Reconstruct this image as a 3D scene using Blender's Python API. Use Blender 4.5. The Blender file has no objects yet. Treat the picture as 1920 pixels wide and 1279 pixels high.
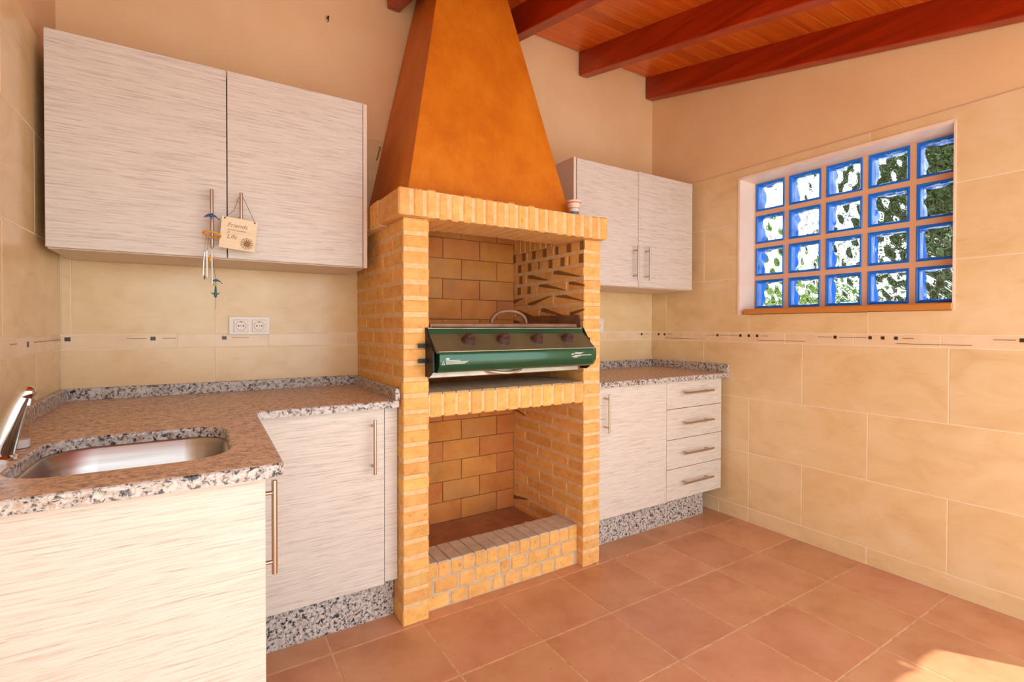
import bpy, bmesh, math, random
from mathutils import Vector, Matrix
random.seed(7)
SC = bpy.context.scene
COL = SC.collection
PI = math.pi

# ------------------------------------------------------------------ camera
cam_d = bpy.data.cameras.new('camera'); cam = bpy.data.objects.new('camera', cam_d); COL.objects.link(cam)
YAW, PITCH, ROLL = math.radians(32.143), math.radians(0.617), math.radians(0.092)
fw = Vector((math.sin(YAW)*math.cos(PITCH), math.cos(YAW)*math.cos(PITCH), -math.sin(PITCH)))
rt = Vector((math.cos(YAW), -math.sin(YAW), 0)); up = rt.cross(fw)
r2 = rt*math.cos(ROLL)+up*math.sin(ROLL); u2 = -rt*math.sin(ROLL)+up*math.cos(ROLL)
m3 = Matrix((r2, u2, -fw)).transposed()
cam.matrix_world = Matrix.Translation((0, 0, 1.14)) @ m3.to_4x4()
cam_d.sensor_fit = 'HORIZONTAL'; cam_d.sensor_width = 36.0; cam_d.lens = 36.0*928.0/1920.0
cam_d.shift_y = -(639.5-623.1)/1920.0; cam_d.clip_start = 0.02
SC.camera = cam

# ------------------------------------------------------------------ sky, sun, exposure
w = bpy.data.worlds.new('sky'); SC.world = w; w.use_nodes = True
wn = w.node_tree.nodes; wl = w.node_tree.links
bg = wn['Background']
bg.inputs['Color'].default_value = (0.86, 0.94, 1.0, 1); bg.inputs['Strength'].default_value = 3.4
sun_d = bpy.data.lights.new('sun_offscreen', 'SUN'); sun = bpy.data.objects.new('sun_offscreen', sun_d); COL.objects.link(sun)
sun_d.energy = 6.0; sun_d.color = (1.0, 0.985, 0.96); sun_d.angle = math.radians(0.53)
EL = math.radians(55)
sdir = Vector((-0.562*math.cos(EL), 0.827*math.cos(EL), -math.sin(EL)))
sun.rotation_euler = sdir.to_track_quat('-Z', 'Y').to_euler(); sun.location = (4, -4, 6)
vs = SC.view_settings
vs.view_transform = 'Standard'; vs.look = 'None'; vs.gamma = 1.0; vs.use_curve_mapping = False
vs.exposure = -0.03

# ------------------------------------------------------------------ materials
MATS = {}
def srgb(r, g, b):
    f = lambda c: (c/255/12.92) if c/255 <= 0.04045 else ((c/255+0.055)/1.055)**2.4
    return (f(r), f(g), f(b), 1)
def newmat(name):
    m = bpy.data.materials.new(name); m.use_nodes = True; MATS[name] = m
    return m, m.node_tree.nodes, m.node_tree.links, m.node_tree.nodes['Principled BSDF']
def plain(name, col, rough=0.5, metal=0.0, coat=0.0, **kw):
    m, n, l, p = newmat(name)
    p.inputs['Base Color'].default_value = col; p.inputs['Roughness'].default_value = rough; p.inputs['Metallic'].default_value = metal
    p.inputs['Coat Weight'].default_value = coat
    for k, v in kw.items(): p.inputs[k.replace('_', ' ')].default_value = v
    return m
def noisy(name, cols, scale, detail=4, nrough=0.6, rough=0.5, bump=0.0, rnd_val=0.0, rnd_hue=0.0, lay2=None, dist=0.0, metal=0.0, bscale=None, coat=0.0, spec=0.5):
    """cols: [(pos, colour)] ramp over a noise whose object-space coordinates are scaled by `scale`;
    lay2=(scale, lo, hi, colour, amount): a second thresholded noise laid over it."""
    m, n, l, p = newmat(name)
    tc = n.new('ShaderNodeTexCoord'); oi = n.new('ShaderNodeObjectInfo')
    mul = n.new('ShaderNodeVectorMath'); mul.operation = 'MULTIPLY_ADD'
    cmb = n.new('ShaderNodeCombineXYZ')
    for i in range(3): l.new(oi.outputs['Random'], cmb.inputs[i])
    mul.inputs[1].default_value = (37, 53, 71)
    l.new(cmb.outputs[0], mul.inputs[0]); l.new(tc.outputs['Object'], mul.inputs[2])
    def nz(sc, det, ds=0.0, rg=0.6):
        mp = n.new('ShaderNodeMapping'); mp.inputs['Scale'].default_value = sc
        l.new(mul.outputs[0], mp.inputs['Vector'])
        t = n.new('ShaderNodeTexNoise'); t.inputs['Scale'].default_value = 1.0; t.inputs['Detail'].default_value = det
        t.inputs['Roughness'].default_value = rg; t.inputs['Distortion'].default_value = ds
        l.new(mp.outputs[0], t.inputs['Vector']); return t
    t = nz(scale, detail, dist, nrough)
    r = n.new('ShaderNodeValToRGB'); e = r.color_ramp.elements
    while len(e) < len(cols): e.new(0.5)
    for i, (pos, c) in enumerate(cols): e[i].position = pos; e[i].color = c
    l.new(t.outputs['Fac'], r.inputs['Fac'])
    out = r.outputs['Color']
    if lay2:
        for (sc, lo, hi, c, amt) in (lay2 if isinstance(lay2, list) else [lay2]):
            t2 = nz(sc, 3); mr = n.new('ShaderNodeMapRange'); mr.inputs['From Min'].default_value = lo; mr.inputs['From Max'].default_value = hi
            mr.inputs['To Max'].default_value = amt
            l.new(t2.outputs['Fac'], mr.inputs['Value'])
            mx = n.new('ShaderNodeMix'); mx.data_type = 'RGBA'; mx.inputs['B'].default_value = c
            l.new(mr.outputs['Result'], mx.inputs['Factor']); l.new(out, mx.inputs['A']); out = mx.outputs['Result']
    if rnd_val or rnd_hue:
        hs = n.new('ShaderNodeHueSaturation')
        for key, amp, base, mult in (('Value', rnd_val, 1.0, 1.0), ('Hue', rnd_hue, 0.5, 7.31)):
            a = n.new('ShaderNodeMath'); a.operation = 'MULTIPLY'; a.inputs[1].default_value = mult; l.new(oi.outputs['Random'], a.inputs[0])
            fr = n.new('ShaderNodeMath'); fr.operation = 'FRACT'; l.new(a.outputs[0], fr.inputs[0])
            b = n.new('ShaderNodeMapRange'); b.inputs['To Min'].default_value = base-amp; b.inputs['To Max'].default_value = base+amp
            l.new(fr.outputs[0], b.inputs['Value']); l.new(b.outputs['Result'], hs.inputs[key])
        l.new(out, hs.inputs['Color']); out = hs.outputs['Color']
    l.new(out, p.inputs['Base Color'])
    p.inputs['Roughness'].default_value = rough; p.inputs['Metallic'].default_value = metal; p.inputs['Coat Weight'].default_value = coat
    p.inputs['Specular IOR Level'].default_value = spec
    if bump:
        tb = t if not bscale else nz(bscale, 4)
        bp = n.new('ShaderNodeBump'); bp.inputs['Strength'].default_value = bump; bp.inputs['Distance'].default_value = 0.004
        l.new(tb.outputs['Fac'], bp.inputs['Height']); l.new(bp.outputs['Normal'], p.inputs['Normal'])
    return m

noisy('laminate', [(0.29, srgb(172, 157, 144)), (0.45, srgb(215, 203, 190)), (0.62, srgb(227, 217, 205))], (7, 7, 300), 6, 0.72, rough=0.42,
      lay2=((11, 11, 330), 0.58, 0.74, srgb(128, 110, 96), 0.55), bump=0.04, dist=0.12)
plain('laminate_edge', srgb(214, 190, 160), 0.5)
plain('carcass', srgb(226, 206, 184), 0.55)
GR = [(0.34, srgb(30, 30, 34)), (0.42, srgb(90, 84, 82)), (0.47, srgb(178, 168, 160)), (0.62, srgb(214, 206, 198))]
noisy('granite', GR, (85, 85, 85), 3, 0.7, rough=0.25, lay2=((60, 60, 60), 0.56, 0.66, srgb(186, 158, 136), 0.8), dist=0.6)
noisy('granite_dusty', [(0.37, srgb(104, 82, 68)), (0.45, srgb(176, 146, 118)), (0.54, srgb(222, 194, 164)), (0.7, srgb(234, 208, 180))], (75, 75, 75), 4, 0.75, rough=0.36,
      lay2=((5, 3, 3), 0.40, 0.75, srgb(214, 172, 130), 0.5), dist=0.5)
noisy('wall_tile', [(0.22, srgb(220, 184, 132)), (0.5, srgb(231, 200, 150)), (0.78, srgb(238, 212, 168))], (4, 4, 7), 6, 0.62, rough=0.2,
      lay2=[((9, 9, 45), 0.60, 0.80, srgb(212, 170, 112), 0.45), ((3, 3, 4), 0.5, 0.8, srgb(240, 216, 180), 0.6)], dist=0.8, rnd_val=0.02)
noisy('border_tile', [(0.3, srgb(232, 200, 158)), (0.7, srgb(242, 216, 180))], (8, 8, 8), 4, rough=0.2)
plain('grout', srgb(246, 226, 196), 0.8)
plain('inlay', srgb(60, 44, 32), 0.3)
plain('inlay_line', srgb(140, 105, 80), 0.35, 0.3)
noisy('plaster', [(0.3, srgb(234, 194, 146)), (0.7, srgb(241, 206, 160))], (3, 3, 3), 5, rough=0.85, bump=0.12, bscale=(60, 60, 60), spec=0.2)
noisy('reveal', [(0.3, srgb(240, 216, 196)), (0.7, srgb(248, 228, 210))], (6, 6, 6), 4, rough=0.35)
noisy('terracotta', [(0.25, srgb(182, 122, 84)), (0.5, srgb(204, 145, 104)), (0.78, srgb(214, 162, 122))], (5, 5, 5), 6, 0.65, rough=0.4,
      lay2=[((2.2, 2.2, 2), 0.48, 0.75, srgb(212, 156, 122), 0.5), ((55, 55, 55), 0.70, 0.76, srgb(150, 84, 56), 0.6)], rnd_val=0.05, rnd_hue=0.004, bump=0.05)
noisy('floor_grout', [(0.3, srgb(200, 152, 110)), (0.7, srgb(228, 188, 146))], (30, 30, 30), 3, rough=0.9)
BR = [(0.25, srgb(216, 154, 80)), (0.5, srgb(234, 176, 102)), (0.75, srgb(242, 194, 122))]
noisy('brick', BR, (18, 18, 26), 5, 0.7, rough=0.8, lay2=[((60, 60, 60), 0.62, 0.72, srgb(190, 116, 46), 0.6), ((6, 6, 6), 0.55, 0.8, srgb(240, 204, 136), 0.6)],
      rnd_val=0.09, rnd_hue=0.005, bump=0.5, bscale=(120, 120, 120), spec=0.2)
noisy('brick_dusty', [(0.3, srgb(192, 172, 146)), (0.7, srgb(216, 198, 172))], (20, 20, 20), 5, rough=0.9, rnd_val=0.06, spec=0.2)
noisy('mortar', [(0.3, srgb(222, 178, 124)), (0.7, srgb(238, 204, 156))], (40, 40, 40), 4, rough=0.9, bump=0.4, bscale=(150, 150, 150), spec=0.2)
noisy('mortar_grey', [(0.3, srgb(186, 164, 140)), (0.7, srgb(214, 194, 168))], (40, 40, 40), 4, rough=0.9, bump=0.4, bscale=(150, 150, 150), spec=0.2)
noisy('firebrick', [(0.25, srgb(190, 116, 56)), (0.5, srgb(210, 136, 68)), (0.8, srgb(218, 152, 86))], (7, 7, 7), 5, rough=0.85,
      lay2=((3, 3, 3), 0.5, 0.8, srgb(176, 132, 96), 0.6), rnd_val=0.06, rnd_hue=0.008, spec=0.2)
plain('firejoint', srgb(136, 92, 58), 0.9)
noisy('hearth_dust', [(0.3, srgb(150, 98, 64)), (0.7, srgb(178, 124, 84))], (12, 12, 12), 5, rough=0.9)
noisy('hood_paint', [(0.25, srgb(194, 100, 8)), (0.5, srgb(214, 120, 14)), (0.78, srgb(228, 142, 34))], (6, 6, 4), 7, 0.7, rough=0.5,
      lay2=((30, 30, 18), 0.55, 0.78, srgb(226, 142, 44), 0.5), bump=0.12, bscale=(25, 25, 25))
noisy('beam_wood', [(0.3, srgb(130, 30, 6)), (0.55, srgb(164, 46, 10)), (0.8, srgb(184, 66, 18))], (26, 1.6, 26), 5, 0.65, rough=0.3, dist=0.5, rnd_val=0.05)
noisy('plank_wood', [(0.3, srgb(186, 76, 14)), (0.52, srgb(212, 100, 24)), (0.8, srgb(232, 138, 52))], (1.6, 40, 40), 5, 0.65, rough=0.28, dist=0.7, rnd_val=0.10,
      lay2=((2.5, 14, 14), 0.62, 0.78, srgb(226, 146, 62), 0.35))
noisy('steel', [(0.3, srgb(176, 172, 168)), (0.7, srgb(196, 192, 188))], (3, 3, 90), 3, rough=0.3, metal=1.0)
plain('handle_metal', srgb(190, 172, 154), 0.28, 1.0)
plain('chrome', srgb(220, 218, 216), 0.08, 1.0)
plain('green_paint', srgb(20, 82, 56), 0.2, 0.25, 0.5)
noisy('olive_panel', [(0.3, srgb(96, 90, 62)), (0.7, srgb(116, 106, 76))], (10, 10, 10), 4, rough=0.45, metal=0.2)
plain('grill_black', srgb(24, 20, 18), 0.5)
noisy('knob', [(0.3, srgb(66, 46, 40)), (0.7, srgb(92, 64, 54))], (60, 60, 60), 3, rough=0.55)
noisy('dirty_metal', [(0.3, srgb(116, 84, 62)), (0.7, srgb(156, 118, 90))], (12, 12, 20), 5, rough=0.5, metal=0.35, lay2=((25, 25, 25), 0.63, 0.72, srgb(70, 40, 26), 0.7))
noisy('tray_metal', [(0.3, srgb(176, 160, 140)), (0.7, srgb(206, 192, 172))], (10, 10, 20), 4, rough=0.35, metal=0.7)
plain('print_white', srgb(226, 230, 222), 0.5)
plain('trim_light', srgb(206, 200, 170), 0.3, 0.4)
plain('white_plastic', srgb(240, 232, 220), 0.35)
plain('plug_dark', srgb(48, 42, 40), 0.5)
noisy('sign_wood', [(0.3, srgb(230, 208, 170)), (0.7, srgb(240, 222, 190))], (6, 6, 60), 4, rough=0.7)
plain('sign_ink', srgb(150, 128, 106), 0.7)
plain('flower_brown', srgb(150, 104, 62), 0.6); plain('flower_light', srgb(226, 204, 170), 0.6)
plain('string', srgb(120, 98, 76), 0.9)
plain('chime_orange', srgb(236, 160, 24), 0.4); plain('chime_blue', srgb(44, 72, 134), 0.3); plain('chime_teal', srgb(36, 96, 112), 0.3); plain('chime_pale', srgb(196, 184, 110), 0.4)
plain('chime_metal', srgb(222, 216, 210), 0.22, 1.0)
plain('pot_white', srgb(228, 206, 186), 0.5); plain('pot_orange', srgb(206, 122, 84), 0.5); plain('pot_blue', srgb(72, 128, 146), 0.5)
plain('sill_wood', srgb(206, 134, 62), 0.4)
plain('block_mortar', srgb(232, 184, 146), 0.85)
plain('crumb', srgb(206, 170, 120), 0.9)
plain('clear_plastic', (0.95, 0.93, 0.9, 1), 0.05, Transmission_Weight=1.0, IOR=1.05)
plain('soap_white', srgb(236, 230, 226), 0.5)
noisy('bounce_ground', [(0.3, srgb(214, 208, 198)), (0.7, srgb(232, 228, 220))], (20, 20, 20), 4, rough=0.95)  # kept pale so the unseen ground throws neutral light inside
noisy('roof_clay', [(0.3, srgb(176, 96, 60)), (0.7, srgb(206, 126, 86))], (10, 10, 10), 4, rough=0.9)
noisy('leaf', [(0.3, srgb(84, 124, 52)), (0.7, srgb(150, 184, 96))], (6, 6, 6), 3, rough=0.4)
noisy('leaf_dark', [(0.3, srgb(30, 58, 22)), (0.7, srgb(70, 104, 46))], (6, 6, 6), 3, rough=0.45)
plain('bark', srgb(104, 84, 62), 0.9)
# blue edge glass of the blocks: see-through blue with a glossy skin
m, n, l, p = newmat('block_blue')
p.inputs['Base Color'].default_value = srgb(28, 132, 250); p.inputs['Roughness'].default_value = 0.08
tr = n.new('ShaderNodeBsdfTranslucent'); tr.inputs['Color'].default_value = srgb(70, 165, 255)
mx = n.new('ShaderNodeMixShader'); mx.inputs['Fac'].default_value = 0.12
l.new(p.outputs[0], mx.inputs[1]); l.new(tr.outputs[0], mx.inputs[2]); l.new(mx.outputs[0], n['Material Output'].inputs['Surface'])
# wavy clear pane
m, n, l, p = newmat('block_pane')
p.inputs['Base Color'].default_value = (0.93, 0.97, 1.0, 1); p.inputs['Roughness'].default_value = 0.0
p.inputs['Transmission Weight'].default_value = 1.0; p.inputs['IOR'].default_value = 1.45
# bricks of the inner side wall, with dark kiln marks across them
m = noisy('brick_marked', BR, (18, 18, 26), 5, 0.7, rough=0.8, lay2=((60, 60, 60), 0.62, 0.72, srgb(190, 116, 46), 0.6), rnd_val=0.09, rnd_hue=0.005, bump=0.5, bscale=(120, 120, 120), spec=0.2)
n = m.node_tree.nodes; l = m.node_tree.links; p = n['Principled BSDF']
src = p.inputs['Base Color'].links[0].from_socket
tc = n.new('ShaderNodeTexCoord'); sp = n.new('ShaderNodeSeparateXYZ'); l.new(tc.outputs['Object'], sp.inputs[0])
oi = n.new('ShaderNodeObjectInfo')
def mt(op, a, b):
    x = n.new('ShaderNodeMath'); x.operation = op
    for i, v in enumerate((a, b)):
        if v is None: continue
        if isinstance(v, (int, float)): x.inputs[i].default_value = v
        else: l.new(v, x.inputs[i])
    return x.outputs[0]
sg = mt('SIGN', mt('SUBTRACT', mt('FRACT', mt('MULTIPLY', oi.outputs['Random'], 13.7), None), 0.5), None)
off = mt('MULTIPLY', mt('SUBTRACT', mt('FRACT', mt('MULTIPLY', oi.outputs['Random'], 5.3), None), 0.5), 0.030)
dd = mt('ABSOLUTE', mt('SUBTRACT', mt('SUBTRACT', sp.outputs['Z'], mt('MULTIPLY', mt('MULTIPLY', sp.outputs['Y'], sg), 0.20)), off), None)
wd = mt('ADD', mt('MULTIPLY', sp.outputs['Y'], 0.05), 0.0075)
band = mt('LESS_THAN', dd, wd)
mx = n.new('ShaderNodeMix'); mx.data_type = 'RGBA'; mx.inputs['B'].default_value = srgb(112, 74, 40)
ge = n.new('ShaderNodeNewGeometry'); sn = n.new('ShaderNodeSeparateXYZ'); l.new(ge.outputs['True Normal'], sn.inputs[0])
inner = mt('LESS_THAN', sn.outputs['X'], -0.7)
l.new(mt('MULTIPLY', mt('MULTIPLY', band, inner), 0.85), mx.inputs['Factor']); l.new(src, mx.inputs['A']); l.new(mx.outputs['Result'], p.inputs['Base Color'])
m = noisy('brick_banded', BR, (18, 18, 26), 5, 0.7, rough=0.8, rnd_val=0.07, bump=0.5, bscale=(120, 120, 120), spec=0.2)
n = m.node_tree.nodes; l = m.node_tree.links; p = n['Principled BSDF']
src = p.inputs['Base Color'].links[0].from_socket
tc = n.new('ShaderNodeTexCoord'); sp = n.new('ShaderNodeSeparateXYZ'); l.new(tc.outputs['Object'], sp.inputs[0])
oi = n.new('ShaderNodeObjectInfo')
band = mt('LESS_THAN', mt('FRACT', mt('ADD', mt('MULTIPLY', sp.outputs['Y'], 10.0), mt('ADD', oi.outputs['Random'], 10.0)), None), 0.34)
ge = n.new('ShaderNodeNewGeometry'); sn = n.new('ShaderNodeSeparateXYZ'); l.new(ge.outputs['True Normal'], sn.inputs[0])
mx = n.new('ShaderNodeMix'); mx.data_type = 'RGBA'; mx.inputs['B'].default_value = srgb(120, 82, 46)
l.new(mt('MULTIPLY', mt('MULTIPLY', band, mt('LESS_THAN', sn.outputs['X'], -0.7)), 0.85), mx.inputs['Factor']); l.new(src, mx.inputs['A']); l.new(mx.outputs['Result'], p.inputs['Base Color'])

# ------------------------------------------------------------------ mesh helpers
class G:
    def __init__(s): s.v = []; s.f = []; s.m = []
    def add(s, vs, fs, mi=0):
        b = len(s.v); s.v += [tuple(x) for x in vs]
        for f in fs: s.f.append(tuple(b+i for i in f)); s.m.append(mi)
    def box(s, x0, x1, y0, y1, z0, z1, c=0.0, mi=0, fn=None):
        X = (min(x0, x1), max(x0, x1)); Y = (min(y0, y1), max(y0, y1)); Z = (min(z0, z1), max(z0, z1))
        if c <= 0:
            vs = [(X[i], Y[j], Z[k]) for i in (0, 1) for j in (0, 1) for k in (0, 1)]
            fs = [(0, 1, 3, 2), (4, 6, 7, 5), (0, 4, 5, 1), (2, 3, 7, 6), (0, 2, 6, 4), (1, 5, 7, 3)]
        else:
            vs = []; ix = {}
            for i in (0, 1):
                for j in (0, 1):
                    for k in (0, 1):
                        xi = X[i]+(c if i == 0 else -c); yi = Y[j]+(c if j == 0 else -c); zi = Z[k]+(c if k == 0 else -c)
                        for a, pt in enumerate(((X[i], yi, zi), (xi, Y[j], zi), (xi, yi, Z[k]))):
                            ix[(i, j, k, a)] = len(vs); vs.append(pt)
            fs = []
            for i in (0, 1): fs.append(tuple(ix[(i, j, k, 0)] for j, k in ((0, 0), (1, 0), (1, 1), (0, 1))))
            for j in (0, 1): fs.append(tuple(ix[(i, j, k, 1)] for i, k in ((0, 0), (1, 0), (1, 1), (0, 1))))
            for k in (0, 1): fs.append(tuple(ix[(i, j, k, 2)] for i, j in ((0, 0), (1, 0), (1, 1), (0, 1))))
            for j in (0, 1):
                for k in (0, 1): fs.append((ix[(0, j, k, 1)], ix[(1, j, k, 1)], ix[(1, j, k, 2)], ix[(0, j, k, 2)]))
            for i in (0, 1):
                for k in (0, 1): fs.append((ix[(i, 0, k, 0)], ix[(i, 1, k, 0)], ix[(i, 1, k, 2)], ix[(i, 0, k, 2)]))
            for i in (0, 1):
                for j in (0, 1): fs.append((ix[(i, j, 0, 0)], ix[(i, j, 1, 0)], ix[(i, j, 1, 1)], ix[(i, j, 0, 1)]))
            for i in (0, 1):
                for j in (0, 1):
                    for k in (0, 1): fs.append(tuple(ix[(i, j, k, a)] for a in range(3)))
        if fn: vs = [fn(*q) for q in vs]
        s.add(vs, fs, mi); return s
    def cyl(s, p0, p1, r0, r1=None, n=16, mi=0):
        p0 = Vector(p0); p1 = Vector(p1); r1 = r0 if r1 is None else r1
        d = (p1-p0).normalized(); a = d.orthogonal().normalized(); b = d.cross(a)
        vs = [p+(a*math.cos(2*PI*i/n)+b*math.sin(2*PI*i/n))*r for p, r in ((p0, r0), (p1, r1)) for i in range(n)]
        fs = [(i, (i+1) % n, n+(i+1) % n, n+i) for i in range(n)]+[tuple(range(n)), tuple(range(n, 2*n))]
        s.add(vs, fs, mi); return s
    def tube(s, pts, r, n=10, mi=0, closed=False, sy=1.0):
        P = [Vector(q) for q in pts]; N = len(P); R = r if isinstance(r, (list, tuple)) else [r]*N
        vs = []; ref = None
        for i in range(N):
            if closed: d = P[(i+1) % N]-P[i-1]
            else: d = P[min(i+1, N-1)]-P[max(i-1, 0)]
            d.normalize()
            if ref is None: ref = d.orthogonal().normalized()
            a = (ref-d*ref.dot(d)).normalized(); ref = a; b = d.cross(a)
            vs += [P[i]+(a*math.cos(2*PI*k/n)+b*math.sin(2*PI*k/n)*sy)*R[i] for k in range(n)]
        fs = []
        for i in range(N if closed else N-1):
            j = (i+1) % N
            fs += [(i*n+k, i*n+(k+1) % n, j*n+(k+1) % n, j*n+k) for k in range(n)]
        if not closed: fs += [tuple(range(n)), tuple((N-1)*n+k for k in range(n))]
        s.add(vs, fs, mi); return s
    def lathe(s, prof, c=(0, 0, 0), n=24, mi=0):
        vs = [(c[0]+r*math.cos(2*PI*k/n), c[1]+r*math.sin(2*PI*k/n), c[2]+z) for r, z in prof for k in range(n)]
        fs = [(i*n+k, i*n+(k+1) % n, (i+1)*n+(k+1) % n, (i+1)*n+k) for i in range(len(prof)-1) for k in range(n)]
        fs += [tuple(range(n)), tuple((len(prof)-1)*n+k for k in range(n))]
        s.add(vs, fs, mi); return s
    def prismx(s, prof, x0, x1, mi=0):
        N = len(prof)
        vs = [(x0, y, z) for y, z in prof]+[(x1, y, z) for y, z in prof]
        fs = [(i, (i+1) % N, N+(i+1) % N, N+i) for i in range(N)]+[tuple(range(N)), tuple(range(N, 2*N))]
        s.add(vs, fs, mi); return s
    def mesh(s, name, mats, smooth=None):
        me = bpy.data.meshes.new(name); bm = bmesh.new()
        bv = [bm.verts.new(q) for q in s.v]
        for f, mi in zip(s.f, s.m):
            try: ff = bm.faces.new([bv[i] for i in f]); ff.material_index = mi; ff.smooth = smooth is not None
            except ValueError: pass
        bmesh.ops.recalc_face_normals(bm, faces=bm.faces[:]); bm.to_mesh(me); bm.free()
        for mm in ([mats] if isinstance(mats, str) else mats): me.materials.append(MATS[mm])
        if smooth is not None: me.set_sharp_from_angle(angle=math.radians(smooth))
        return me
    def obj(s, name, mats, parent=None, smooth=None, loc=None):
        return link(name, s.mesh(name, mats, smooth), parent, loc)
def link(name, data, parent=None, loc=None):
    o = bpy.data.objects.new(name, data); COL.objects.link(o)
    if parent: o.parent = parent
    if loc is not None: o.location = loc
    return o
def rel(parent, pos): return Vector(pos)-parent_world(parent)
def parent_world(o):
    v = Vector((0, 0, 0))
    while o: v = v+o.location; o = o.parent
    return v
def thing(name, label, cat, loc=(0, 0, 0), group=None):
    o = link(name, None, None, loc); o.empty_display_size = 0.1
    return tag(o, label, cat, group)
def tag(o, label, cat, group=None):
    o['label'] = label; o['category'] = cat
    if group: o['group'] = group
    return o
def structure(o, label, cat):
    o['kind'] = 'structure'; o['label'] = label; o['category'] = cat; return o
def part(g, name, mats, parent, smooth=None, label=None):
    """world-coordinate builder -> child object with its origin at its centre"""
    xs = [v for v in g.v]; lo = [min(v[i] for v in xs) for i in range(3)]; hi = [max(v[i] for v in xs) for i in range(3)]
    c = Vector([(a+b)/2 for a, b in zip(lo, hi)])
    g.v = [tuple(Vector(v)-c) for v in g.v]
    o = g.obj(name, mats, parent, smooth, c-parent_world(parent) if parent else c)
    if label: o['label'] = label
    return o
CACHE = {}
def piece(name, mats, parent, x0, x1, y0, y1, z0, z1, c=0.003, jit=0.0):
    """one brick / tile / plank: a chamfered box sharing mesh data with pieces of the same size"""
    key = (name, str(mats), round(x1-x0, 3), round(y1-y0, 3), round(z1-z0, 3), c)
    if key not in CACHE:
        a, b, d = (x1-x0)/2, (y1-y0)/2, (z1-z0)/2
        CACHE[key] = G().box(-a, a, -b, b, -d, d, c).mesh(name, mats)
    loc = Vector(((x0+x1)/2, (y0+y1)/2, (z0+z1)/2))-parent_world(parent)
    if jit: loc += Vector([random.uniform(-jit, jit) for _ in range(3)])
    return link(name, CACHE[key], parent, loc)

# ------------------------------------------------------------------ room dimensions
XR, XL, YB = 2.706, -0.441, 2.447
YE = -0.585                      # eave line of the roof
SL = 0.2193
def zc(y): return 2.884-SL*(YB-y)
YRW = -0.07                     # free end of the right wall
W1, W2, WZ0, WZ1 = 0.783, 1.774, 1.214, 2.016   # window opening
ROWS = [(0.083, 0.405), (0.405, 0.727), (0.727, 1.052), (1.108, 1.430), (1.430, 1.752), (1.752, 2.072)]
TT = 2.072
J = 0.0022                      # half joint

# floor
fl = structure(G().box(-0.9, XR+0.35, -0.555, YB+0.2, -0.10, -0.0012).obj('floor', 'floor_grout'), 'terracotta tiled floor with pale joints', 'floor')
fx = [0.715+0.333*k for k in range(-5, 7)]+[XR+0.30]; fy = [1.447+0.333*k for k in range(-6, 4)]
for i in range(len(fx)-1):
    for j in range(len(fy)-1):
        x0, x1, y0, y1 = fx[i]+0.0035, fx[i+1]-0.0035, fy[j]+0.0035, min(fy[j+1], YB)-0.0035
        if x1-x0 < 0.03 or y1-y0 < 0.03: continue
        piece('floor_tile', 'terracotta', fl, x0, x1, y0, y1, -0.012, 0.0, 0.0008)
gd = structure(G().box(-14, 16, -14, 14, -0.30, -0.101).obj('ground', 'bounce_ground'), 'unseen ground outside the terrace, paled to bounce light', 'ground')  # out of view; made pale, with the floor cut short, as a bounce surface

# walls
def wall_tiles(parent, plane, pos, a0, a1, rows, hole=None, mat='wall_tile', name='wall_tile'):
    """plane 'y': tile faces at y=pos looking to -Y, a = x; plane 'x+': faces at x=pos looking to -X, a = y; 'x-': looking to +X"""
    for (z0, z1, joints) in rows:
        js = sorted([a0]+[q for q in joints if a0+0.01 < q < a1-0.01]+[a1])
        for q0, q1 in zip(js[:-1], js[1:]):
            rects = [(q0+J, q1-J, z0+J, z1-J)]
            if hole:
                h0, h1, g0, g1 = hole; out = []
                for (u0, u1, v0, v1) in rects:
                    if u1 <= h0 or u0 >= h1 or v1 <= g0 or v0 >= g1: out.append((u0, u1, v0, v1)); continue
                    if v0 < g0: out.append((u0, u1, v0, g0))
                    if v1 > g1: out.append((u0, u1, g1, v1))
                    w0, w1_ = max(v0, g0), min(v1, g1)
                    if u0 < h0: out.append((u0, h0, w0, w1_))
                    if u1 > h1: out.append((h1, u1, w0, w1_))
                rects = out
            if not rects: continue
            if len(rects) == 1:
                u0, u1, v0, v1 = rects[0]
                b = {'y': (u0, u1, pos, pos+0.007, v0, v1), 'x+': (pos, pos+0.007, u0, u1, v0, v1), 'x-': (pos-0.007, pos, u0, u1, v0, v1)}[plane]
                piece(name, mat, parent, *b, c=0.0007)
            else:
                g = G()
                for (u0, u1, v0, v1) in rects:
                    b = {'y': (u0, u1, pos, pos+0.007, v0, v1), 'x+': (pos, pos+0.007, u0, u1, v0, v1), 'x-': (pos-0.007, pos, u0, u1, v0, v1)}[plane]
                    g.box(*b)
                part(g, name, mat, parent)
g = G(); g.box(XL-0.16, XR+0.16, YB+0.0016, YB+0.16, -0.1, TT, mi=0); g.box(XL-0.16, XR+0.16, YB+0.009, YB+0.16, TT, 3.05, mi=1)
wb = structure(g.obj('wall_back', ['grout', 'plaster']), 'back wall, cream tiles below and peach plaster above', 'wall')
xa = [0.048-0.609, 0.048, 0.657, 1.266, 1.90, 2.53]; xb = [-0.412, 0.048, 0.657, 1.266, 1.875]
wall_tiles(wb, 'y', YB, XL, XR, [(0.0, 0.083, xa)]+[(z0, z1, xb if i in (1, 3, 5) else xa) for i, (z0, z1) in enumerate(ROWS)])
wall_tiles(wb, 'y', YB, XL, XR, [(1.052, 1.108, [-0.422+0.3375*k for k in range(10)])], mat='border_tile', name='border_tile')
g = G()
g.box(XR+0.0016, XR+0.16, YRW, YB+0.16, -0.1, WZ0, mi=0)
g.box(XR+0.0016, XR+0.16, YRW, W1, WZ0, TT, mi=0); g.box(XR+0.0016, XR+0.16, W2, YB+0.16, WZ0, TT, mi=0); g.box(XR+0.0016, XR+0.16, W1, W2, WZ1, TT, mi=0)
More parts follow.
